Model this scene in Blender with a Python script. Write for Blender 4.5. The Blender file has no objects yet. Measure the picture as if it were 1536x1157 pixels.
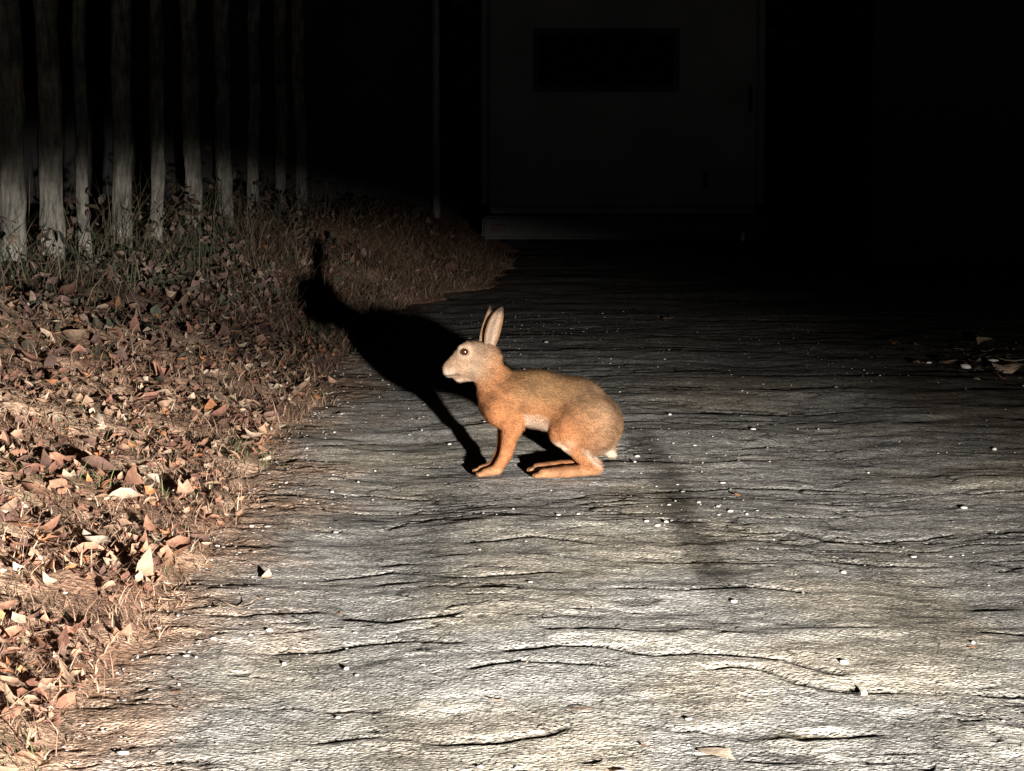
import bpy, numpy as np, math, bmesh
from mathutils import Vector
rng=np.random.default_rng(7)
S=bpy.context.scene
S.view_settings.view_transform='Standard'
COL=S.collection

# ---------------------------------------------------------------- helpers
def sst(a,b,x):
    t=np.clip((np.asarray(x,float)-a)/(b-a),0,1); return t*t*(3-2*t)
def vn(x,y,seed=0):
    xi=np.floor(x).astype(np.int64); yi=np.floor(y).astype(np.int64)
    fx=x-xi; fy=y-yi
    fx=fx*fx*fx*(fx*(fx*6-15)+10); fy=fy*fy*fy*(fy*(fy*6-15)+10)
    def h(a,b):
        n=(a*374761393+b*668265263+seed*1442695041)&0xffffffff
        n=((n^(n>>13))*1274126177)&0xffffffff
        n=(n^(n>>16))&0xffff
        return n/32767.5-1
    return (h(xi,yi)*(1-fx)+h(xi+1,yi)*fx)*(1-fy)+(h(xi,yi+1)*(1-fx)+h(xi+1,yi+1)*fx)*fy
def fbm(x,y,o=4,seed=0):
    s=0;a=1;t=0
    for i in range(o):
        s=s+a*vn(x*2**i+i*17.3,y*2**i-i*9.1,seed+i);t+=a;a*=.5
    return s/t
def mesh(name,V,F,mat,cols=None,smooth=False,parent=None):
    m=bpy.data.meshes.new(name)
    V=np.asarray(V,np.float32)
    if isinstance(F,np.ndarray):
        k=F.shape[1]
        m.vertices.add(len(V)); m.vertices.foreach_set('co',V.ravel())
        m.loops.add(F.size); m.loops.foreach_set('vertex_index',F.astype(np.int32).ravel())
        m.polygons.add(len(F)); m.polygons.foreach_set('loop_start',np.arange(0,F.size,k,dtype=np.int32))
        m.update(calc_edges=True)
    else:
        m.from_pydata(V.tolist(),[],F)
    if cols is not None:
        a=m.color_attributes.new(name='Col',type='FLOAT_COLOR',domain='POINT')
        c=np.ones((len(V),4),np.float32); c[:,:3]=cols; a.data.foreach_set('color',c.ravel())
    if smooth: m.polygons.foreach_set('use_smooth',np.ones(len(m.polygons),bool))
    m.validate(); m.update()
    if mat: m.materials.append(mat)
    o=bpy.data.objects.new(name,m); COL.objects.link(o)
    if parent: o.parent=parent
    return o
def newmat(name):
    m=bpy.data.materials.new(name); m.use_nodes=True
    return m,m.node_tree,m.node_tree.nodes['Principled BSDF']
def N(nt,t,**k):
    n=nt.nodes.new(t)
    for a,b in k.items(): setattr(n,a,b)
    return n
def math_(nt,op,a,b=None,c=None):
    n=N(nt,'ShaderNodeMath',operation=op)
    for i,v in enumerate((a,b,c)):
        if v is None: continue
        if isinstance(v,(int,float)): n.inputs[i].default_value=v
        else: nt.links.new(v,n.inputs[i])
    return n.outputs[0]
def maprange(nt,v,a,b,c,d,smooth=False):
    n=N(nt,'ShaderNodeMapRange'); 
    if smooth: n.interpolation_type='SMOOTHSTEP'
    nt.links.new(v,n.inputs[0])
    for i,x in enumerate((a,b,c,d)): n.inputs[i+1].default_value=x
    return n.outputs[0]
def mixmul(nt,col,fac):
    n=N(nt,'ShaderNodeVectorMath',operation='SCALE'); nt.links.new(col,n.inputs[0]); nt.links.new(fac,n.inputs['Scale']); return n.outputs[0]
def noise_tex(nt,vec,scale,detail=3,rough=.6):
    n=N(nt,'ShaderNodeTexNoise'); n.inputs['Scale'].default_value=scale; n.inputs['Detail'].default_value=detail; n.inputs['Roughness'].default_value=rough
    nt.links.new(vec,n.inputs['Vector']); return n.outputs['Fac']

def attr_mat(name,rough=.9,nscale=60,lo=.75,hi=1.25,bump=.002,spec=.2):
    m,nt,b=newmat(name)
    tc=N(nt,'ShaderNodeTexCoord').outputs['Object']
    a=N(nt,'ShaderNodeAttribute',attribute_name='Col').outputs['Color']
    f=noise_tex(nt,tc,nscale)
    nt.links.new(mixmul(nt,a,maprange(nt,f,.3,.7,lo,hi)),b.inputs['Base Color'])
    b.inputs['Roughness'].default_value=rough; b.inputs['Specular IOR Level'].default_value=spec
    if bump:
        bp=N(nt,'ShaderNodeBump'); bp.inputs['Distance'].default_value=bump; bp.inputs['Strength'].default_value=1
        nt.links.new(f,bp.inputs['Height']); nt.links.new(bp.outputs[0],b.inputs['Normal'])
    return m
def plain(name,c,rough=.7,spec=.3,nscale=8,lo=.8,hi=1.15,bump=.001,metal=0):
    m,nt,b=newmat(name)
    tc=N(nt,'ShaderNodeTexCoord').outputs['Object']
    f=noise_tex(nt,tc,nscale,5)
    r=N(nt,'ShaderNodeRGB'); r.outputs[0].default_value=(*c,1)
    nt.links.new(mixmul(nt,r.outputs[0],maprange(nt,f,.3,.7,lo,hi)),b.inputs['Base Color'])
    b.inputs['Roughness'].default_value=rough; b.inputs['Specular IOR Level'].default_value=spec; b.inputs['Metallic'].default_value=metal
    if bump:
        bp=N(nt,'ShaderNodeBump'); bp.inputs['Distance'].default_value=bump
        nt.links.new(f,bp.inputs['Height']); nt.links.new(bp.outputs[0],b.inputs['Normal'])
    return m

# ---------------------------------------------------------------- terrain functions
def edge(y):
    return -.73+.06*fbm(y*.9,y*0+3.1,3,5)+.04*vn(y*6,y*0,6)+.66*sst(12.3,17.0,y)+.10*sst(12,14,y)*vn(y*2.2,y*0+5,8)
def bank_h(x,y):
    t=edge(y)-x
    w=1.7-.9*sst(12,15,y)
    z=.40*sst(-.15,w,t)
    z=z+np.clip(t,0,.3)/.3*(.035*fbm(x*3,y*3,4,11)+.018*fbm(x*14,y*14,2,13)+.03*sst(11,14,y)*fbm(x*4,y*2.5,3,15))
    return z-.012+ .02*sst(0,.08,t)
CR=[ # long cracks on the road: polylines (world metres)
 [(.0,4.52),(.12,4.55),(.22,4.47),(.34,4.5),(.5,4.46),(.63,4.32),(.78,4.25),(.9,4.28)],
 [(-.35,4.3),(-.2,4.42),(-.08,4.36),(.05,4.41),(.2,4.33),(.38,4.38),(.55,4.25),(.72,4.2),(.95,4.22)],
 [(-.5,3.8),(-.3,3.9),(-.1,3.86),(.15,3.97),(.4,3.9),(.6,3.93)],
 [(-.6,4.85),(-.4,4.92),(-.25,4.8),(-.1,4.86)],
 [(.75,5.5),(.85,5.47),(.95,5.5)],[(.7,5.95),(.8,5.85),(.92,5.82),(1.1,5.9)],
 [(-.45,5.3),(-.25,5.38),(-.1,5.28),(.1,5.33)],
 [(-.7,6.5),(-.4,6.62),(-.2,6.5)],[(.4,6.6),(.8,6.7),(1.3,6.55),(1.8,6.7)],
 [(-.5,3.62),(-.35,3.68),(-.2,3.64),(0,3.7),(.2,3.66)],
 [(.95,4.75),(1.1,4.7),(1.3,4.8)],[(-.1,5.75),(.05,5.82),(.2,5.7)],[(-.55,5.95),(-.35,5.9),(-.25,6.02)],[(-.45,4.55),(-.3,4.62),(-.1,4.6)],[(.2,5.15),(.35,5.1),(.5,5.18),(.62,5.1)]]
def seg_d(x,y,poly):
    d=np.full(x.shape,9.)
    for a,b in zip(poly[:-1],poly[1:]):
        ax,ay=a;bx,by=b
        t=np.clip(((x-ax)*(bx-ax)+(y-ay)*(by-ay))/((bx-ax)**2+(by-ay)**2),0,1)
        d=np.minimum(d,np.hypot(x-ax-t*(bx-ax),y-ay-t*(by-ay)))
    return d
def road_data(x,y):
    wx=x+.05*fbm(x*5,y*5,3,21); wy=y+.07*fbm(x*5,y*5,3,22)
    h=.011*fbm(x*1.1,y*2.0,3,31)+.0054*fbm(wx*2.8,wy*6.5,3,33)+.0020*fbm(x*16,y*20,2,35)
    h=h-.012*np.exp(-((x+.35)/.18)**2)-.010*np.exp(-((x-1.0)/.2)**2)
    n1=fbm(wx*1.9,wy*5.5,4,41); n2=fbm(wx*3.6,wy*8,2,43)
    m1=sst(-.2,.3,fbm(x*1.3,y*1.6,2,51)); m2=sst(-.05,.4,fbm(x*1.7+9,y*2.1,2,53))
    wv=.023+.019*vn(x*5,y*5,55)
    c=np.maximum(np.exp(-(n1/wv)**2)*m1,.75*np.exp(-(n2/.032)**2)*m2)
    L=np.zeros_like(x)
    for p in CR:
        w=.005+.015*(vn(x*7,y*7,61)*.5+.5)
        s=(y>min(q[1] for q in p)-.2)&(y<max(q[1] for q in p)+.2)
        if s.any():
            d=np.full(x.shape,9.); d[s]=seg_d((wx+.03*fbm(x*11,y*11,3,72))[s],(y+.06*fbm(x*5,y*3,4,71))[s],p)
            L=np.maximum(L,np.exp(-(d/w)**2)*sst(-.6,.1,fbm(x*6,y*3,2,73)))
    h=h-.0045*c-.008*L
    return h,c,L

# ---------------------------------------------------------------- road
m_road,nt,b=newmat('cracked_asphalt')
tc=N(nt,'ShaderNodeTexCoord').outputs['Object']
a=N(nt,'ShaderNodeAttribute',attribute_name='Col').outputs['Color']
f1=noise_tex(nt,tc,150,2,.7); f2=noise_tex(nt,tc,9,4,.6); f3=noise_tex(nt,tc,2.6,4,.65)
v=N(nt,'ShaderNodeTexVoronoi'); v.inputs['Scale'].default_value=95; nt.links.new(tc,v.inputs['Vector'])
chip=maprange(nt,v.outputs['Distance'],.05,.55,1.0,0.0)
sepc=N(nt,'ShaderNodeSeparateColor'); nt.links.new(v.outputs['Color'],sepc.inputs[0])
vd=N(nt,'ShaderNodeTexVoronoi',feature='DISTANCE_TO_EDGE'); vd.inputs['Scale'].default_value=10
nn=N(nt,'ShaderNodeTexNoise'); nn.inputs['Scale'].default_value=12; nn.inputs['Detail'].default_value=3; nt.links.new(tc,nn.inputs['Vector'])
ad=N(nt,'ShaderNodeVectorMath',operation='MULTIPLY_ADD'); nt.links.new(nn.outputs['Color'],ad.inputs[0]); ad.inputs[1].default_value=(.2,.2,0); nt.links.new(tc,ad.inputs[2]); nt.links.new(ad.outputs[0],vd.inputs['Vector'])
crk=maprange(nt,vd.outputs['Distance'],.0,.05,.0,1.)
crkm=math_(nt,'MAXIMUM',crk,maprange(nt,f2,.46,.58,0,1))
col=mixmul(nt,a,maprange(nt,f1,.3,.7,.62,1.38))
col=mixmul(nt,col,maprange(nt,sepc.outputs[0],.0,1.,.6,1.42))
col=mixmul(nt,col,maprange(nt,f2,.3,.7,.8,1.2))
col=mixmul(nt,col,maprange(nt,f3,.35,.65,.78,1.2))
col=mixmul(nt,col,maprange(nt,crkm,0,1,.62,1))
nt.links.new(col,b.inputs['Base Color']); b.inputs['Roughness'].default_value=.95; b.inputs['Specular IOR Level'].default_value=.08
hh=math_(nt,'ADD',math_(nt,'MULTIPLY',f1,.8),math_(nt,'MULTIPLY',chip,.6))
hh=math_(nt,'ADD',hh,math_(nt,'MULTIPLY',crkm,.4))
bp=N(nt,'ShaderNodeBump'); bp.inputs['Strength'].default_value=1; bp.inputs['Distance'].default_value=.0048
nt.links.new(hh,bp.inputs['Height']); nt.links.new(bp.outputs[0],b.inputs['Normal'])

def grid(xs,ys):
    X,Y=np.meshgrid(xs,ys); nx=len(xs);ny=len(ys)
    i=np.arange(nx*ny).reshape(ny,nx)
    F=np.stack([i[:-1,:-1],i[:-1,1:],i[1:,1:],i[1:,:-1]],-1).reshape(-1,4)
    return X.ravel(),Y.ravel(),F
xs=np.concatenate([np.arange(-1.1,1.4,.009),np.arange(1.4,3,.025),np.arange(3,8,.2)])
ys=np.concatenate([np.arange(-4,2.8,.2),np.arange(2.8,7.5,.010),np.arange(7.5,13,.022),np.arange(13,30,.1)])
X,Y,F=grid(xs,ys)
h,c,L=road_data(X,Y)
base=np.array([.425,.405,.372])
cc=base[None]*(1-.72*c-.85*np.clip(L-c*.5,0,1))[:,None]
cc*= (1+.30*fbm(X*1.5,Y*1.1,4,81))[:,None]
warm=sst(-.1,.5,fbm(X*2.5+3,Y*1.6,3,89))[:,None]
cc=cc*(1-warm)+cc*np.array([1.07,1.0,.89])*warm
sx=.41+ .02*vn(Y*1.3,Y*0,82)+(8-Y)*.025+.02*fbm(X*9,Y*5,2,182)
tar=np.exp(-((X-sx)/.055)**4)*sst(4.85,5.2,Y)*(1-sst(7.6,8.4,Y))*sst(-.5,.1,fbm(X*7,Y*2.5,3,83)+.3)
cc*=(1-.60*tar)[:,None]
trk=np.exp(-((X+.30-.02*Y)/.07)**2)*sst(4.9,5.4,Y)*(1-sst(6.9,7.5,Y))
trk=np.maximum(trk,.8*np.exp(-((X-.85+.02*(Y-5))/.07)**2)*sst(4.3,4.8,Y)*(1-sst(5.2,5.9,Y)))
cc*=(1-.34*trk)[:,None]
pp=np.zeros_like(X)
for px,py,rx,ry in[(.50,3.86,.10,.13),(.80,3.85,.1,.2),(.52,3.66,.06,.06),(.22,4.62,.22,.10),(-.1,4.1,.12,.06)]:
    pp=np.maximum(pp,np.exp(-((X-px)/rx)**2-((Y-py)/ry)**2))
pp=sst(.35,.85,pp+.45*fbm(X*22,Y*16,3,84))
h=h+pp*.002
cc=cc*(1+.40*pp)[:,None]+pp[:,None]*np.array([.03,.02,0])
dl=1-sst(-.02,.34,X-edge(Y)+.16*fbm(X*5,Y*3,3,85))
dirt=np.array([.38,.235,.15])
cc=cc*(1-.8*dl)[:,None]+dirt*(.8*dl)[:,None]
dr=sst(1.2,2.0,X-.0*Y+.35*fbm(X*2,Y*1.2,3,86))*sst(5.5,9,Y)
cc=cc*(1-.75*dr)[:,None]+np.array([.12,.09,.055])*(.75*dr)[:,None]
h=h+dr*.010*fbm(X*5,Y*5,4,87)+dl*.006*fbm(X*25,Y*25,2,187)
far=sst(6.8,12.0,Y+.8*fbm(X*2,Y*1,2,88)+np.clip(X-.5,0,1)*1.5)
cc*=(1-.68*far)[:,None]  # distant asphalt darkened in its colour, painting in the headlight's falloff
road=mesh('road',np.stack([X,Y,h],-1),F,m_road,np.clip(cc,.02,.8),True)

# ---------------------------------------------------------------- ground to horizon
m_soil=attr_mat('soil',nscale=40,lo=.6,hi=1.4,bump=.01)
gx,gy,gf=grid(np.linspace(-150,150,31),np.linspace(-100,250,36))
gz=np.full_like(gx,-.06)
mesh('ground',np.stack([gx,gy,gz],-1),gf,m_soil,np.tile([.10,.075,.05],(len(gx),1)))
xs=np.concatenate([np.arange(-14,-3.2,.25),np.arange(-3.2,.2,.018)]); ys=np.concatenate([np.arange(-4,3,.15),np.arange(3,9,.022),np.arange(9,20,.045),np.arange(20,30,.4)])
X,Y,F=grid(xs,ys)
Z=bank_h(X,Y)
t=edge(Y)-X
Z=np.where(t<-.06,-.05,Z)
n=fbm(X*5,Y*5,4,91)
A=np.array([.25,.145,.095]);B=np.array([.42,.28,.19]);C=np.array([.12,.10,.055])
w=sst(-.3,.4,n)[:,None]; g=(sst(.1,.4,fbm(X*2.3,Y*2.3,3,93))*.4*sst(.2,.6,t))[:,None]
cb=(A*(1-w)+B*w)*(1-g)+C*g
fd=lambda y_:(1-.75*sst(7.6,10.6,y_)*(1-.28*sst(12.2,13.6,y_)))  # distance fade for bank, leaf and grass colours: painted-in loss of light
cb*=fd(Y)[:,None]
keep=(t[F]>-.12).any(1)
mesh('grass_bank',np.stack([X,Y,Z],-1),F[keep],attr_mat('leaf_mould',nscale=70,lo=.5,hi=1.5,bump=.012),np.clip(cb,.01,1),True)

# ---------------------------------------------------------------- scatter: leaves
def leaves(name,P,size,cols,tilt,mat,asp=.6,curl=1.):
    n=len(P)
    tv=np.linspace(0,1,5)
    wv=np.array([.05,.8,1,.7,.0])
    az=rng.uniform(0,6.283,n); ti=rng.normal(0,tilt,n); ro=rng.normal(0,tilt*.8,n)
    cu=rng.uniform(-.9,2.2,n)*curl; fo=rng.uniform(-.2,.9,n)*curl
    fw=np.stack([np.cos(az)*np.cos(ti),np.sin(az)*np.cos(ti),np.sin(ti)],-1)
    sd=np.stack([-np.sin(az),np.cos(az),0*az],-1)
    up=np.cross(fw,sd); sd2=sd*np.cos(ro)[:,None]+up*np.sin(ro)[:,None]; up2=np.cross(fw,sd2)
    w=size*asp*rng.uniform(.5,1.25,n)*.5
    V=np.zeros((n,15,3))
    for i,(tt,ww) in enumerate(zip(tv,wv)):
        c=P+fw*((tt-.5)*size)[:,None]+up2*(cu*size*((tt-.5)**2)*.9)[:,None]
        jit=rng.uniform(.55,1.4,(n,2))
        for j,s in enumerate((-1,0,1)):
            V[:,i*3+j]=c+sd2*(s*w*ww*(jit[:,j//2]))[:,None]+up2*(abs(s)*w*ww*fo)[:,None]
    q=[]
    for i in range(4):
        for j in range(2):
            k=i*3+j; q.append([k,k+1,k+4,k+3])
    q=np.array(q); Fq=(np.arange(n)[:,None,None]*15+q[None]).reshape(-1,4)
    cv=np.repeat(cols,15,0)*np.tile(np.array([1,.8,1]*5),n)[:,None]
    return mesh(name,V.reshape(-1,3),Fq,mat,cv)
m_leaf=attr_mat('dead_leaf',rough=.8,nscale=90,lo=.65,hi=1.25,bump=.001,spec=.2)
pal=np.array([[.43,.26,.17],[.36,.18,.115],[.58,.42,.30],[.27,.13,.09],[.52,.22,.10],[.20,.115,.085],[.66,.52,.39],[.34,.225,.15]])
n=15500
y=3+14.5*rng.random(n)**1.3; x=edge(y)-.02-rng.exponential(.8,n)
ok=(x>-3.5); x=x[ok];y=y[ok]
den=fbm(x*3,y*3,3,99); ok=(den+sst(0,.5,edge(y)-x)*.35-.18)>rng.uniform(-.55,.4,len(x)); x=x[ok];y=y[ok]
z=bank_h(x,y)+rng.uniform(.002,.030,len(x))
sz=rng.uniform(.014,.052,len(x))*(1+1.1*(rng.random(len(x))<.10))
cl=pal[rng.choice(8,len(x),p=[.22,.19,.10,.15,.07,.14,.05,.08])]*rng.uniform(.5,1.1,(len(x),1))
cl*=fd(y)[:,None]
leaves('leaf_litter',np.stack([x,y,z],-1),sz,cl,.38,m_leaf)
sp=[(-.745,7.12,.10,6),(.33,3.78,.10,6),(.62,4.15,.05,6),(.62,6.45,.05,4),(-.56,4.9,.09,6),(-.72,4.95,.08,2),(.14,3.68,.06,6),(.12,4.05,.05,0),(-.66,5.7,.08,4),(-.7,6.1,.07,0),
    (1.85,10.1,.19,6),(2.02,9.8,.24,2),(2.1,9.95,.2,6),(1.8,9.9,.14,0),(2.15,10.9,.17,2),(1.95,10.5,.13,7),(.82,12.5,.12,0),(.30,12.0,.08,6),(-.02,4.1,.04,2),(.66,3.62,.05,6),(-.55,5.3,.06,2),(-.6,4.2,.05,4),(-.78,7.5,.08,4),(-.6,8.3,.06,6)]
P=np.array([[a,b_,.006+(.022 if a>1.7 else 0)] for a,b_,_,_ in sp]); 
nr=420; yy=3.2+11*rng.random(nr); xx=np.where(rng.random(nr)<.6,edge(yy)+rng.exponential(.12,nr),rng.uniform(-.7,2.6,nr))
P=np.concatenate([P,np.stack([xx,yy,np.full(nr,.004)],-1)])
nv=130; vx=rng.normal(2.05,.18,nv); vy=rng.uniform(9.3,11.2,nv); P=np.concatenate([P,np.stack([vx,vy,rng.uniform(.004,.03,nv)],-1)])
P[:,2]+=road_data(P[:,0],P[:,1])[0]
szz=np.concatenate([[s[2]*.9 for s in sp],rng.uniform(.006,.022,nr),rng.uniform(.02,.07,nv)])
cl=np.concatenate([[np.minimum(pal[s[3]]*(1.3 if s[0]>1.7 else 1.15),.85) for s in sp],pal[rng.choice(8,nr)]*rng.uniform(.6,1.0,(nr,1)),pal[rng.choice(8,nv)]*rng.uniform(.3,.9,(nv,1))])
leaves('fallen_leaves',P,szz,cl,.09,m_leaf,.42,.45)

# ---------------------------------------------------------------- grass blades
def blades(name,P,ln,wd,cols,lean,mat):
    n=len(P); az=rng.uniform(0,6.283,n)
    d=np.stack([np.cos(az),np.sin(az),0*az],-1); s=np.stack([-np.sin(az),np.cos(az),0*az],-1)
    s=s*.6+np.array([1,0,0])*.4
    le=lean*rng.uniform(.4,1.3,n)
    V=np.zeros((n,7,3))
    for i,tt in enumerate((0,.35,.7,1)):
        c=P+d*(ln*np.sin(le)*tt**1.6)[:,None]+np.array([0,0,1])*(ln*(np.cos(le)*tt*(1-.25*tt*le/1.2)))[:,None]
        ww=wd*(1-tt*.7)
        if i<3: V[:,2*i]=c-s*ww[:,None]; V[:,2*i+1]=c+s*ww[:,None]
        else: V[:,6]=c
    b0=np.arange(n)[:,None,None]*7
    T=np.array([[0,1,3],[0,3,2],[2,3,5],[2,5,4],[4,5,6]])
    Ft=(b0+T[None]).reshape(-1,3)
    return mesh(name,V.reshape(-1,3),Ft,mat,np.repeat(cols,7,0)*np.tile([.6,.6,.85,.85,1,1,1.1],n)[:,None])
m_gr=attr_mat('dry_grass_blade',rough=.8,nscale=30,lo=.8,hi=1.2,bump=0)
gp=np.array([[.46,.31,.21],[.36,.22,.15],[.26,.15,.10],[.60,.46,.33],[.14,.16,.07],[.18,.11,.08]])
nc=4600
cy=3+14.5*rng.random(nc)**1.2; cx=edge(cy)-.0-rng.exponential(.7,nc)
ne=1300; ey=rng.uniform(10.5,17.2,ne); ex=edge(ey)-rng.exponential(.45,ne); cy=np.concatenate([cy,ey]);cx=np.concatenate([cx,ex]); nc+=ne
k=14
y=np.repeat(cy,k)+rng.normal(0,.045,nc*k); x=np.repeat(cx,k)+rng.normal(0,.045,nc*k)
ci=np.repeat(rng.choice(6,nc,p=[.26,.25,.23,.07,.02,.17]),k); hl=np.repeat(rng.uniform(.4,1.5,nc),k)
gpz=fbm(x*2.5,y*2.5,2,205)>.40; ci=np.where(gpz&(rng.random(len(x))<.6),4,ci)
ok=(x<edge(y)+.03)&(x>-3.5); x=x[ok];y=y[ok];ci=ci[ok];hl=hl[ok]
z=bank_h(x,y)-.005
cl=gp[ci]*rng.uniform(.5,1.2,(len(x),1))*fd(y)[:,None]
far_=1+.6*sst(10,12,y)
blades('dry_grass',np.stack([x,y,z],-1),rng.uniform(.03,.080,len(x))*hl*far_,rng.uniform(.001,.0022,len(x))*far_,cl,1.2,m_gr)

FA=np.array([-2.18,10.5]);FB=np.array([-1.45,15.0])
nw=3000
tt=rng.uniform(-.35,1.15,nw); off=rng.normal(.08,.25,nw)
px=FA[0]+(FB[0]-FA[0])*tt+off; py=FA[1]+(FB[1]-FA[1])*tt+rng.normal(0,.1,nw)
wz=bank_h(px,py)
gc=np.array([[.06,.065,.035],[.10,.075,.055],[.14,.11,.07],[.04,.05,.025]])
tall=1+.7*sst(.1,.5,fbm(py*1.3,py*0,2,222))
blades('tall_weeds',np.stack([px,py,wz-.01],-1),rng.uniform(.10,.50,nw)*rng.uniform(.4,1,nw)*tall,rng.uniform(.0015,.0035,nw),gc[rng.choice(4,nw)]*.9,.8,m_gr)
nl=6000
tt=rng.uniform(-.45,1.1,nl); off=np.abs(rng.normal(0,.5,nl))-.1
px=FA[0]+(FB[0]-FA[0])*tt+off; py=FA[1]+(FB[1]-FA[1])*tt+rng.normal(0,.5,nl)
clump=sst(-.2,.5,fbm(px*3,py*3,3,120))
ok=(px<edge(py)-.3)&(clump>rng.random(nl)*.6); px=px[ok];py=py[ok];clump=clump[ok]
wz=bank_h(px,py)+rng.random(len(px))**1.5*(.04+.45*clump)*np.exp(-np.maximum(px-(FA[0]+(py-10.5)/4.5*.73),0)/.35)
gc=np.array([[.035,.038,.025],[.09,.055,.045],[.065,.05,.035],[.17,.12,.09]])
leaves('bramble_thicket',np.stack([px,py,wz+.01],-1),rng.uniform(.02,.07,len(px)),gc[rng.choice(4,len(px))],.8,m_leaf,.6)

# ---------------------------------------------------------------- pebbles
def pebbles(name,P,r,cols,mat):
    phi=(1+5**.5)/2
    iv=np.array([[-1,phi,0],[1,phi,0],[-1,-phi,0],[1,-phi,0],[0,-1,phi],[0,1,phi],[0,-1,-phi],[0,1,-phi],[phi,0,-1],[phi,0,1],[-phi,0,-1],[-phi,0,1]])/1.902
    jf=np.array([[0,11,5],[0,5,1],[0,1,7],[0,7,10],[0,10,11],[1,5,9],[5,11,4],[11,10,2],[10,7,6],[7,1,8],[3,9,4],[3,4,2],[3,2,6],[3,6,8],[3,8,9],[4,9,5],[2,4,11],[6,2,10],[8,6,7],[9,8,1]])
    n=len(P); sc=rng.uniform(.6,1.3,(n,1,3))*np.array([1.25,1.1,.55])
    V=iv[None]*sc*r[:,None,None]*rng.uniform(.75,1.25,(n,12,1))+P[:,None]
    Ft=(np.arange(n)[:,None,None]*12+jf[None]).reshape(-1,3)
    return mesh(name,V.reshape(-1,3),Ft,mat,np.repeat(cols,12,0))
n=1700; yy=3.2+10*rng.random(n)**1.1; xx=rng.uniform(-.75,2.4,n)
cl_=fbm(xx*3,yy*2,2,131); ok=(cl_>rng.uniform(-.4,.6,n)); xx=xx[ok];yy=yy[ok]
n2=600; y2=rng.uniform(3.2,13,n2); x2=edge(y2)+rng.exponential(.07,n2); xx=np.concatenate([xx,x2]);yy=np.concatenate([yy,y2])
n3=60; y3=rng.uniform(5.8,8.0,n3); x3=.5+rng.normal(0,.12,n3); xx=np.concatenate([xx,x3]);yy=np.concatenate([yy,y3])
n4=150; y4=rng.uniform(10.3,13,n4); x4=rng.normal(.1,.40,n4); xx=np.concatenate([xx,x4]);yy=np.concatenate([yy,y4])
nb=len(xx)
BS=[(.385,7.3,.010),(.37,7.15,.006),(.58,7.55,.008),(.55,8.3,.008),(.60,6.75,.008),(.545,6.27,.008),(.50,6.35,.006),(.57,6.2,.009),(.61,6.16,.006),(.34,6.0,.008),(.365,5.95,.007),(.39,6.0,.006),(.12,6.13,.008),(-.44,5.93,.007),(-.43,4.45,.008),(.47,5.0,.010),(.04,5.2,.005),
    (.30,4.0,.007),(.62,4.4,.010),(.17,3.66,.011),(-.05,3.7,.006),(.95,5.6,.007),(1.2,6.3,.008),(1.5,7.4,.009),(1.05,7.0,.006),(.8,7.9,.007),(1.25,9.2,.012),(-.5,6.6,.006),(-.2,7.6,.006),(.75,5.35,.006),(-.3,4.05,.006),(.9,4.6,.006),
    (1.9,10.0,.03),(2.05,10.2,.024),(1.78,10.2,.016),(2.12,9.7,.018)]
xx=np.concatenate([xx,[b_[0] for b_ in BS]]);yy=np.concatenate([yy,[b_[1] for b_ in BS]])
hz=road_data(xx,yy)[0]
big=(rng.random(len(xx))<.04)
rr=.0018+.0024*rng.random(len(xx))**2+.0045*big*rng.random(len(xx)); rr[nb:]=[b_[2]*.9 for b_ in BS]
g=rng.uniform(.2,.5,len(xx))*np.where(big,1.15,1)*(1-.5*sst(9,11,yy)); g[nb:]=.52
pebbles('gravel',np.stack([xx,yy,hz+rr*.3],-1),rr,np.stack([g,g*.94,g*.87],-1),attr_mat('stone',nscale=200,bump=0))

# ---------------------------------------------------------------- boxes helper
def box(name,cx,cy,cz,sx,sy,sz,mat,parent=None,bev=.004,rot=None):
    bm=bmesh.new(); bmesh.ops.create_cube(bm,size=1)
    for v_ in bm.verts: v_.co=Vector((v_.co.x*sx,v_.co.y*sy,v_.co.z*sz))
    if bev: bmesh.ops.bevel(bm,geom=bm.edges[:],offset=bev,segments=3,affect='EDGES')
    m=bpy.data.meshes.new(name); bm.to_mesh(m); bm.free(); m.materials.append(mat)
    o=bpy.data.objects.new(name,m); COL.objects.link(o); o.location=(cx,cy,cz)
    if rot: o.rotation_euler=rot
    if parent: o.parent=parent
    return o
def empty(name,loc=(0,0,0),rz=0):
    o=bpy.data.objects.new(name,None); COL.objects.link(o); o.location=loc; o.rotation_euler=(0,0,rz); return o

m_wood,nt,b=newmat('weathered_wood')
tc=N(nt,'ShaderNodeTexCoord').outputs['Object']
mp=N(nt,'ShaderNodeMapping'); mp.inputs['Scale'].default_value=(22,22,3.5); nt.links.new(tc,mp.inputs[0])
f=noise_tex(nt,mp.outputs[0],2.2,6,.65); f2=noise_tex(nt,tc,5,4)
r=N(nt,'ShaderNodeRGB'); r.outputs[0].default_value=(.20,.185,.155,1)
cN=mixmul(nt,mixmul(nt,r.outputs[0],maprange(nt,f,.35,.65,.35,1.3)),maprange(nt,f2,.35,.62,.35,1.35))
nt.links.new(cN,b.inputs['Base Color']); b.inputs['Roughness'].default_value=.9
bp=N(nt,'ShaderNodeBump'); bp.inputs['Distance'].default_value=.012; nt.links.new(f,bp.inputs['Height']); nt.links.new(bp.outputs[0],b.inputs['Normal'])
fence=empty('wooden_fence')
dirv=(FB-FA)/np.linalg.norm(FB-FA); ang=math.atan2(dirv[1],dirv[0])
ts=[-.32,-.21,-.1,0,.1,.205,.34,.445,.585,.74,.87,1.0,1.13]
rad=[.05,.05,.05,.058,.056,.033,.050,.038,.048,.047,.036,.038,.04]
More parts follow.
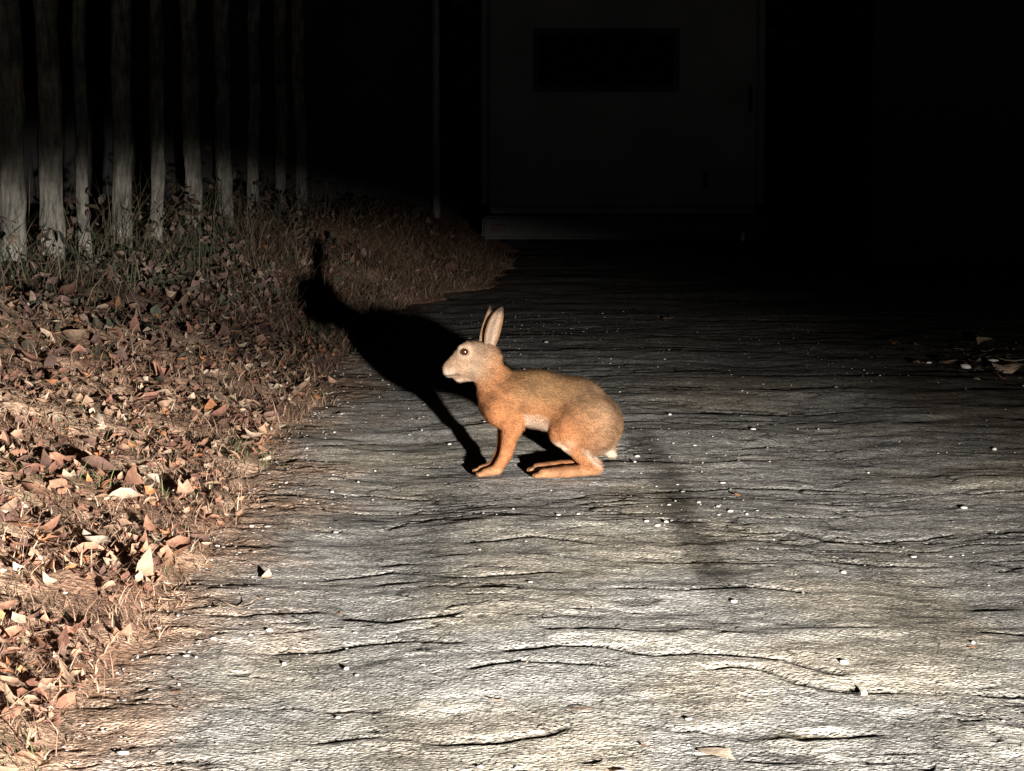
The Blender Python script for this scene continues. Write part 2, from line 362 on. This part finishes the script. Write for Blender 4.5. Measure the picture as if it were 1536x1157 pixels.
for i,t_ in enumerate(ts):
    q=FA+(FB-FA)*t_
    zb=float(bank_h(np.array([q[0]]),np.array([q[1]]))[0])-.15
    rr_=rad[i]; top=2.35+.05*math.sin(i*5.1)
    lean=.012*math.sin(i*1.9)
    nz_=60; na=12; V=[];Fq=[]
    for a_ in range(nz_):
        zz=zb+(top-zb)*a_/(nz_-1)
        ox=.010*math.sin(zz*2.1+i*1.7)+.004*math.sin(zz*9+i)+lean*(zz-zb)
        ew=1+.08*math.sin(zz*13+i*2)*math.sin(zz*5+i)+.04*math.sin(zz*31+i*4)
        for b_ in range(na):
            th=b_/na*6.283
            k_=rr_*ew*(1+.10*math.sin(3*th+i)+.06*math.sin(zz*6+th*2+i))*(1-.06*a_/nz_)
            V.append((ox+k_*math.cos(th),k_*.45*math.sin(th),zz))
    for a_ in range(nz_-1):
        for b_ in range(na):
            Fq.append((a_*na+b_,a_*na+(b_+1)%na,(a_+1)*na+(b_+1)%na,(a_+1)*na+b_))
    Fq.append(tuple(range((nz_-1)*na,nz_*na)))
    o=mesh('picket_%d'%(i+1),V,Fq,m_wood,None,True,fence)
    o.location=(q[0],q[1],0); o.rotation_euler=(0,0,.25*math.sin(i*3.3))
mid=(FA+FB)/2
box('rail',mid[0]-.07,mid[1]-.3,2.05,6.6,.04,.09,m_wood,fence,.005,(0,0,ang))

m_wall=plain('dark_render',(.03,.028,.027),nscale=3,lo=.6,hi=1.3,bump=.004)
m_pipe=plain('painted_pipe',(.34,.34,.34),.5,nscale=12)
m_dframe=plain('dark_frame',(.04,.035,.03),.5,nscale=12)
m_glass=plain('dark_glass',(.006,.006,.007),.6,.03,bump=0)
m_tile=plain('roof_tiles',(.08,.05,.04),nscale=5)
house=empty('rendered_house')
box('walls',-4.1,21.6,1.55,7.0,7.0,3.2,m_wall,house,.01)
box('plinth',-4.1,18.065,.15,7.0,.05,.5,plain('plinth',(.04,.037,.035)),house,.01)
box('window_frame',-3.4,18.08,1.7,1.1,.06,1.0,m_dframe,house,.01); box('window_glass',-3.4,18.04,1.7,.98,.03,.88,m_glass,house,.003)
V=[(-7.9,17.8,3.15),(-.3,17.8,3.15),(-.3,25.4,3.15),(-7.9,25.4,3.15),(-7.9,21.6,5.6),(-.3,21.6,5.6)]
mesh('roof',V,[(0,1,5,4),(2,3,4,5),(1,2,5),(3,0,4),(3,2,1,0)],m_tile,None,False,house)
def cyl(name,p,r_,hgt,mat,parent,axis='Z',seg=20):
    bm=bmesh.new(); bmesh.ops.create_cone(bm,cap_ends=True,segments=seg,radius1=r_,radius2=r_,depth=hgt)
    m=bpy.data.meshes.new(name); bm.to_mesh(m); bm.free(); m.materials.append(mat)
    for q_ in m.polygons: q_.use_smooth=len(q_.vertices)==4
    o=bpy.data.objects.new(name,m); COL.objects.link(o); o.location=p; o.parent=parent
    if axis=='X': o.rotation_euler=(0,math.pi/2,0)
    return o
cyl('downpipe',(-.565,17.99,1.65),.030,3.0,m_pipe,house)
for z_ in(.9,2.3): cyl('pipe_bracket_%d'%int(z_*10),(-.565,17.99,z_),.036,.04,m_pipe,house)

m_car=plain('caravan_panel',(.22,.225,.235),.6,nscale=2.5,lo=.75,hi=1.1,bump=.001)
m_trim=plain('caravan_trim',(.07,.07,.07),.6,nscale=10)
m_rub=plain('rubber',(.02,.02,.02),.8)
m_win=plain('caravan_window',(.07,.07,.075),.6,.05,bump=0)
m_red=plain('red_lens',(.05,.008,.007),.5)
cv=empty('caravan',(.80,17.5,0),math.radians(-3))
box('body',0,2.1,1.42,2.06,4.2,2.1,m_car,cv,.07)
box('rear_skirt',0,.03,.27,2.04,.12,.17,m_trim,cv,.02)
box('window_surround',-.12,-.008,1.48,1.06,.03,.46,m_win,cv,.012)
box('window',-.12,-.030,1.48,.97,.03,.38,m_glass,cv,.012)
box('grab_handle',.60,-.045,.62,.035,.05,.12,m_rub,cv,.01)
box('grab_handle_far',.92,-.04,1.2,.03,.05,.2,m_rub,cv,.01)
for s_ in(-1,1):
    nm='l' if s_<0 else 'r'
    box('tail_light_'+nm,s_*.90,-.04,.27,.10,.02,.05,m_red,cv,.006)
    cyl('wheel_'+nm,(s_*.86,2.2,.31),.31,.18,m_rub,cv,'X',32)
box('drawbar',0,4.8,.42,.12,1.4,.08,m_rub,cv,.01)
box('reflector',.875,-.10,.21,.025,.02,.06,plain('reflector',(.8,.8,.78),.3),cv,.005)
gar=empty('garage')
box('walls',5.2,20.6,1.4,5.0,5.0,2.9,plain('garage_wall',(.06,.058,.055),nscale=4),gar,.01)
box('garage_roof',5.2,20.6,2.93,5.3,5.3,.12,m_tile,gar,.01)
box('garage_door_leaf',5.1,18.08,1.05,2.4,.05,2.1,plain('garage_door',(.08,.075,.07)),gar,.01)
nh=14000
hx=rng.uniform(-14,16,nh); hz_=rng.random(nh)**.9*3.2*(1+.12*vn(hx*1.1,hx*0,141)); hy=26+rng.normal(0,.5,nh)
leaves('hedge',np.stack([hx,hy,hz_],-1),rng.uniform(.14,.30,nh),np.tile([.03,.045,.02],(nh,1))*rng.uniform(.6,1.3,(nh,1)),.9,m_leaf,.9)

# ================================================================= HARE
PX=1/524.
OX,OY=.10,6.86
def Pt(u,v_,y=0): return np.array([(u-820)*PX,y,(716.5-v_)*PX])
prims=[]
def rc(a,ra,b,rb,ys=1.,k=.012): prims.append((a,ra*PX,b,rb*PX,ys,k))
# torso
rc(Pt(760,600),37,Pt(802,599),40,.76,.02)
rc(Pt(802,600),40,Pt(862,615),44,.80,.03)
rc(Pt(862,615),44,Pt(885,638),49.5,.85,.03)
# chest / neck / head
rc(Pt(752,592),34,Pt(729,556),23,.76,.025)
rc(Pt(726,538),24,Pt(706,537),24,.78,.012)
rc(Pt(706,539),23,Pt(686,550),17,.76,.012)
rc(Pt(686,551),16.5,Pt(676,554),13.5,.82,.008)
rc(Pt(690,565),10,Pt(715,560),13,1.0,.012)
for s_ in(-1,1):
    rc(Pt(710,552,s_*.014),15,Pt(697,554,s_*.012),12,.9,.01)
    rc(Pt(700,520,s_*.017),8,Pt(692,522,s_*.015),6,1,.008)
    rc(Pt(677,558,s_*.008),9,Pt(673,559,s_*.006),7.5,1,.006)
# shoulders and forelegs
for s_,dx in((-1,0),(1,-6)):
    yy=s_*.036
    rc(Pt(770+dx,598,yy),28,Pt(752+dx,614,yy*1.1),25,.8,.02)
    rc(Pt(753+dx,616,yy*1.1),23,Pt(768+dx,638,yy*1.1),16,.85,.016)
    rc(Pt(768+dx,638,yy*1.1),15.5,Pt(758+dx,684,yy),9.4,.9,.008)
    rc(Pt(758+dx,684,yy),9.4,Pt(746+dx,703,yy),8.2,1,.006)
    rc(Pt(746+dx,705,yy),7.8,Pt(727+dx,710,yy),6.2,1.15,.006)
    for j in(-1,0,1):
        rc(Pt(728+dx,710.5,yy+j*.0065),4.6,Pt(716.5+dx+abs(j)*2,712.5,yy+j*.008),3.4,1,.003)
# hind legs
for s_,dx in((-1,0),(1,-8)):
    yy=s_*.052
    rc(Pt(884,634,yy),40,Pt(862,640,yy*1.08),33,.62,.02)
    rc(Pt(862,640,yy*1.08),31,Pt(841,650,yy*1.15),17,.7,.018)
    rc(Pt(843,653,yy*1.15),15,Pt(871,682,yy*1.1),11,.8,.009)
    rc(Pt(871,682,yy*1.1),11,Pt(893,702,yy*1.05),9,.8,.008)
    rc(Pt(893,703.5,yy*1.05),9,Pt(850+dx,707,yy*1.08),8.8,.95,.006)
    rc(Pt(850+dx,707,yy*1.08),8.8,Pt(814+dx,709.5,yy*1.12),7.2,1.15,.006)
    for j in(-1.5,-.5,.5,1.5):
        rc(Pt(816+dx,710.5,yy*1.12+j*.006),4.6,Pt(800+dx+abs(j)*2.5,712.5,yy*1.12+j*.008),3.4,1,.003)
rc(Pt(908,669),14,Pt(917,682),8,.8,.012)
def sdf(p):
    D=None
    for a,ra,b_,rb,ys,k in prims:
        sc=np.array([1,1/ys,1]); q=(p-a)*sc; ab=(b_-a)*sc
        t=np.clip(q@ab/(ab@ab),0,1)
        d=np.linalg.norm(q-t[...,None]*ab,axis=-1)-(ra+(rb-ra)*t)
        d=d*(.5+.5*ys) if ys<1 else d
        if D is None: D=d
        else:
            h_=np.clip(.5+.5*(d-D)/k,0,1)
            D=D*h_+d*(1-h_)-k*h_*(1-h_)
    return D
vs=.0036
lo=np.array([-.325,-.115,-.010]); hi=np.array([.245,.115,.42])
dims=np.ceil((hi-lo)/vs).astype(int)
gxs=[lo[i]+vs*np.arange(dims[i]) for i in range(3)]
Dg=np.zeros(dims,np.float32)
for i in range(0,dims[0],16):
    G=np.stack(np.meshgrid(gxs[0][i:i+16],gxs[1],gxs[2],indexing='ij'),-1)
    Dg[i:i+16]=sdf(G)
ins=Dg<0
c8=np.stack([ins[a:dims[0]-1+a,b_:dims[1]-1+b_,c_:dims[2]-1+c_] for a in(0,1) for b_ in(0,1) for c_ in(0,1)],0).sum(0)
act=(c8>0)&(c8<8)
idx=-np.ones(act.shape,int); idx[act]=np.arange(act.sum())
ii=np.argwhere(act)
HV=lo+vs*(ii+.5)
Q=[]
for ax in range(3):
    sl0=[slice(None)]*3; sl1=[slice(None)]*3; sl0[ax]=slice(0,-1); sl1[ax]=slice(1,None)
    ch=ins[tuple(sl0)]!=ins[tuple(sl1)]
    e=np.argwhere(ch); o1,o2=[(1,2),(2,0),(0,1)][ax]
    e=e[(e[:,o1]>0)&(e[:,o2]>0)&(e[:,o1]<dims[o1]-1)&(e[:,o2]<dims[o2]-1)]
    sgn=ins[tuple(e.T)]
    d1=np.zeros(3,int);d1[o1]=1;d2=np.zeros(3,int);d2[o2]=1
    q=np.stack([idx[tuple((e-d1-d2).T)],idx[tuple((e-d2).T)],idx[tuple(e.T)],idx[tuple((e-d1).T)]],1)
    q[~sgn]=q[~sgn][:,::-1]
    Q.append(q)
Q=np.concatenate(Q); Q=Q[(Q>=0).all(1)]
def grad(p,e=.0012):
    return np.stack([sdf(p+np.eye(3)[i]*e)-sdf(p-np.eye(3)[i]*e) for i in range(3)],-1)/(2*e)
for it in range(4):
    g=grad(HV); d=sdf(HV)
    HV=HV-g*(d/np.maximum((g**2).sum(-1),.2))[:,None]*.9
HV[:,2]=np.maximum(HV[:,2],.001)
Nn=grad(HV); Nn/=np.linalg.norm(Nn,axis=1)[:,None]+1e-9
rel=.0026*fbm(HV[:,0]*30+HV[:,1]*20,HV[:,2]*34,3,151)
U=HV[:,0]/PX+820; VV=716.5-HV[:,2]/PX
side_=sst(.03,.06,np.abs(HV[:,1]))
th_=np.abs(np.hypot((U-884)/50,(VV-640)/46)-1)
rel-= .0060*np.exp(-(th_/.10)**2)*side_*(U<880)*(VV<672)
sh_=np.abs(U-(800-(VV-600)*.35))
rel-= .0050*np.exp(-(sh_/9)**2)*side_*sst(575,600,VV)*(1-sst(640,655,VV))
HV=HV+Nn*rel[:,None]*sst(.05,.09,HV[:,2])[:,None]

def hcol(p,nrm):
    u=p[:,0]/PX+820; v_=716.5-p[:,2]/PX
    back=np.array([.140,.076,.035]); orange=np.array([.260,.106,.044]); headc=np.array([.190,.122,.078]); white=np.array([.46,.37,.29]); rump=np.array([.165,.100,.057])
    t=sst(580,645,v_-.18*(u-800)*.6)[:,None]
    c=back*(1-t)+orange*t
    r_=(sst(840,915,u)*(1-sst(672,700,v_)))[:,None]; c=c*(1-.8*r_)+rump*.8*r_
    ch=(1-sst(740,790,u))[:,None]; c=c*(1-.65*ch)+orange*.65*ch
    hd=((1-sst(712,760,u+ (v_-545)*.4))*(1-sst(560,590,v_)))[:,None]; c=c*(1-hd)+headc*hd
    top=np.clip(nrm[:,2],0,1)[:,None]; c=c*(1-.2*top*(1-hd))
    eye=np.hypot(u-697,(v_-528)*1.1); ring=np.exp(-((eye-10)/2.6)**2)[:,None]*.40*(u<715)[:,None]; c=c*(1-ring)+np.array([.38,.29,.21])*ring
    muz=((1-sst(670,688,u))*sst(548,562,v_))[:,None]; c=c*(1-.5*muz)+np.array([.38,.30,.24])*.5*muz
    chin=(sst(566,574,v_)*(1-sst(700,715,u))*(v_<590))[:,None]; c=c*(1-.6*chin)+white*.6*chin
    chk=np.exp(-((u-712)/10)**2-((v_-552)/9)**2)[:,None]*.35; c=c*(1-chk)+np.array([.29,.21,.14])*chk
    mo=(np.exp(-((v_-(564-(u-672)*.12))/1.5)**2)*(u<690))[:,None]*.7; c=c*(1-mo)
    no=np.exp(-((u-663)/4.5)**2-((v_-549)/4)**2)[:,None]; c=c*(1-.75*no)+np.array([.10,.05,.04])*.75*no
    un=(sst(.2,.8,-nrm[:,2])*sst(770,795,u)*(1-sst(850,870,u))*(v_<680)*(v_>620))[:,None]; c=c*(1-.6*un)+white*.6*un
    tl=np.exp(-((u-914)/14)**2-((v_-684)/8)**2)[:,None]; tl=np.clip(tl*1.2,0,1)*(v_<698)[:,None]*.7; c=c*(1-tl)+white*tl
    hb=(np.exp(-((u-(890+(v_-690)*.8))/5)**2)*sst(668,680,v_)*(1-sst(696,706,v_)))[:,None]*.5; c=c*(1-hb)+white*hb
    ft=(sst(698,708,v_))[:,None]; c=c*(1-.5*ft)+np.array([.31,.18,.10])*.5*ft
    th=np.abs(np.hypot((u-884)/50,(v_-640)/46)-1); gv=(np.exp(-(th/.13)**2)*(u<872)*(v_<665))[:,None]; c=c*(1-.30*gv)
    nz=fbm(p[:,0]*55+p[:,1]*40,p[:,2]*55,3,161)[:,None]; nz2=fbm(p[:,0]*14+p[:,1]*10,p[:,2]*16,2,162)[:,None]
    return np.clip(c*(1+.32*nz+.30*nz2),.01,.9)
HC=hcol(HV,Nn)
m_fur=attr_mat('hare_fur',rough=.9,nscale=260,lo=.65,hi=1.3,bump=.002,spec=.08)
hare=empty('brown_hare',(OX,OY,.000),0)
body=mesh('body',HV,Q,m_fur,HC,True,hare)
tri=np.concatenate([Q[:,[0,1,2]],Q[:,[0,2,3]]])
A_,B_,C_=HV[tri[:,0]],HV[tri[:,1]],HV[tri[:,2]]
ar=np.linalg.norm(np.cross(B_-A_,C_-A_),axis=1); 
ns=80000
pick=rng.choice(len(tri),ns,p=ar/ar.sum()); r1=np.sqrt(rng.random(ns));r2=rng.random(ns)
SP=A_[pick]*(1-r1)[:,None]+B_[pick]*(r1*(1-r2))[:,None]+C_[pick]*(r1*r2)[:,None]
SN=Nn[tri[pick,0]]; SC=HC[tri[pick,0]]
u=SP[:,0]/PX+820; v_=716.5-SP[:,2]/PX
legm=sst(640,665,v_)*(1-np.exp(-((u-905)/25)**2)); headm=(1-sst(715,745,u))*(1-sst(565,585,v_))
flow=np.stack([1-legm*.8,0*u,-.35-legm*.8+headm*.4],-1)+rng.normal(0,.25,(ns,3))
flow-=SN*(flow*SN).sum(1)[:,None]; flow/=np.linalg.norm(flow,axis=1)[:,None]
dirn=flow+SN*rng.uniform(.15,.55,ns)[:,None]; dirn/=np.linalg.norm(dirn,axis=1)[:,None]
ln=(.013-.009*legm-.009*headm)*rng.uniform(.6,1.25,ns)
ln*=1-.6*sst(698,708,v_)
ok=(np.hypot(u-697,v_-528)>8.5)&(v_<714); 
wd=.0005+.0003*rng.random(ns)
side=np.cross(dirn,SN); side/=np.linalg.norm(side,axis=1)[:,None]+1e-9
FV=np.stack([SP-side*wd[:,None]-SN*.0005,SP+side*wd[:,None]-SN*.0005,SP+dirn*ln[:,None]],1)[ok]
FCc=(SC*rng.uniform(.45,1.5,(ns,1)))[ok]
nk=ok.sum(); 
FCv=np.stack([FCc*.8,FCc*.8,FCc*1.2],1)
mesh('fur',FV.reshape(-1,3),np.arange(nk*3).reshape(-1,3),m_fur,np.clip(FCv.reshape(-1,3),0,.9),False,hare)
m_eye,nt,b=newmat('hare_eye'); b.inputs['Base Color'].default_value=(.030,.011,.004,1); b.inputs['Roughness'].default_value=.15
m_lid=plain('eyelid',(.045,.025,.016))
def ball(name,loc,sc,mt):
    bm=bmesh.new(); bmesh.ops.create_uvsphere(bm,u_segments=24,v_segments=16,radius=1)
    m=bpy.data.meshes.new(name); bm.to_mesh(m); bm.free(); m.materials.append(mt)
    for q_ in m.polygons:q_.use_smooth=True
    o=bpy.data.objects.new(name,m); COL.objects.link(o); o.parent=hare; o.location=loc; o.scale=sc
for s_ in(-1,1):
    e0=Pt(697,528.); yyv=np.linspace(0,.08,300); pp_=np.tile(e0,(300,1)); pp_[:,1]=yyv*s_
    ds=sdf(pp_); ysf=yyv[np.argmax(ds>0)]*s_
    nm='_l' if s_<0 else '_r'
    ball('eye'+nm,(e0[0],ysf-s_*.0016,e0[2]),(.0108,.0078,.0102),m_eye)
    ball('eyelid'+nm,(e0[0],ysf-s_*.0046,e0[2]),(.0140,.0084,.0122),m_lid)
def ear(name,base,tip,half,open_dir,dark,curl=.75):
    ax_=tip-base; L_=np.linalg.norm(ax_); ax_/=L_
    od=np.array(open_dir,float); od-=ax_*(od@ax_); od/=np.linalg.norm(od)
    ac=np.cross(ax_,od)
    nt_,nsg=34,19; V=[];C_=[]
    for layer in(0,1):
        for i in range(nt_):
            t=i/(nt_-1)
            w_=half*(.50+.50*math.sin(min(1,t/.5)*math.pi/2))*(1-max(0,(t-.5)/.5)**2.6)**.7+.0006
            for j in range(nsg):
                s_=-1+2*j/(nsg-1)
                th=s_*(1.45-.55*t)
                q=base+ax_*(t*L_)+ac*(w_*math.sin(th))-od*(w_*curl*(math.cos(th)))
                q=q+np.array([.010*t*t,0,0])
                thick=.0020*(1-.5*t)*(1-.75*abs(s_)**3)
                nrm=(-od*math.cos(th)+ac*math.sin(th))
                q=q+nrm*(thick if layer else -thick)
                V.append(q)
                if layer==0:
                    a_=abs(s_); inn=np.array([.30,.21,.15]); rim=np.array([.16,.09,.048])
                    kk=float(sst(.45,.85,a_)); c=inn*(1-kk)+rim*kk
                    c=c*(.8+.3*t)*(1-.40*math.exp(-(s_/.3)**2))
                else: c=np.array(dark)
                c=c*(.85+.3*((i*7+j*13)%10)/10)
                if t>.80 :
                    kk=min(1,(t-.80)/.1)*(1 if layer else .75); c=c*(1-kk)+np.array([.02,.015,.012])*kk
                C_.append(c)
    F_=[]
    M=nt_*nsg
    for i in range(nt_-1):
        for j in range(nsg-1):
            a=i*nsg+j; F_.append((a,a+1,a+nsg+1,a+nsg)); F_.append((M+a,M+a+nsg,M+a+nsg+1,M+a+1))
    for i in range(nt_-1):
        for j in(0,nsg-1):
            a=i*nsg+j; F_.append((a,a+nsg,M+a+nsg,M+a) if j==0 else (a,M+a,M+a+nsg,a+nsg))
    for j in range(nsg-1):
        a=(nt_-1)*nsg+j; F_.append((a,a+1,M+a+1,M+a))
    mesh(name,np.array(V),F_,m_fur,np.array(C_),True,hare)
ear('ear_l',Pt(733,527,-.020),Pt(748,460,-.030),.0245,(.45,-1,0),(.16,.10,.058))
ear('ear_r',Pt(720,523,.008),Pt(729,459,.012),.0215,(-.85,-.55,0),(.09,.058,.038),.7)
V=[];F_=[]
for s_ in(-1,1):
    for k_ in range(7):
        a=Pt(674+k_%3*2,554+k_%4*1.5,s_*.016); dv=np.array([-.3+.12*k_,s_*1.,-.25+.12*(k_%4)]); dv/=np.linalg.norm(dv)
        e_=a+dv*.045+np.array([.012,0,-.006]); i0=len(V)
        V+= [a+[0,0,.0002],a-[0,0,.0002],e_]; F_.append((i0,i0+1,i0+2))
mesh('whiskers',np.array(V),F_,plain('whisker',(.4,.36,.3),bump=0),None,False,hare)

# ================================================================= headlamp (only light source)
ld=bpy.data.lights.new('vehicle_headlight','SPOT'); ld.energy=8900; ld.spot_size=math.radians(110); ld.spot_blend=.2; ld.shadow_soft_size=.035
ld.color=(1,.96,.90)
ld.use_nodes=True; nt=ld.node_tree; em=nt.nodes['Emission']
tcN=N(nt,'ShaderNodeTexCoord').outputs['Normal']
sp_=N(nt,'ShaderNodeSeparateXYZ'); nt.links.new(tcN,sp_.inputs[0])
nz_=math_(nt,'MULTIPLY',sp_.outputs[2],-1.)
E=math_(nt,'DIVIDE',sp_.outputs[1],nz_); Az=math_(nt,'DIVIDE',sp_.outputs[0],nz_)
cut=math_(nt,'ADD',maprange(nt,Az,-.22,-.10,.004,-.028),maprange(nt,Az,-.10,.06,0,-.030))
d=math_(nt,'SUBTRACT',E,cut)
hi_=maprange(nt,d,-.030,.026,1,0,True)
hi_=math_(nt,'ADD',math_(nt,'MULTIPLY',hi_,.9955),.0045)
low=maprange(nt,E,-.17,-.08,.56,1.)
rt=maprange(nt,Az,-.10,.10,1,.38)
st=math_(nt,'MULTIPLY',math_(nt,'MULTIPLY',hi_,low),rt)
nt.links.new(st,em.inputs['Strength'])
lo_=bpy.data.objects.new('vehicle_headlight',ld); COL.objects.link(lo_); lo_.location=(1.0,0,.60); lo_.rotation_euler=(math.radians(90),0,0)

# world : night sky
W=bpy.data.worlds.new('World'); S.world=W; W.use_nodes=True; nt=W.node_tree
sky=N(nt,'ShaderNodeTexSky'); sky.sky_type='NISHITA'; sky.sun_disc=False; sky.sun_elevation=math.radians(1); sky.sun_rotation=math.radians(200)
nt.links.new(sky.outputs[0],nt.nodes['Background'].inputs[0]); nt.nodes['Background'].inputs[1].default_value=.0007

cd=bpy.data.cameras.new('camera'); cd.lens=3600/1536*36; cd.sensor_width=36; cd.clip_end=600; cd.clip_start=.05
co=bpy.data.objects.new('camera',cd); COL.objects.link(co); co.location=(0,0,1.0)
co.rotation_euler=(math.radians(90)-math.atan(388/3600),0,0); S.camera=co
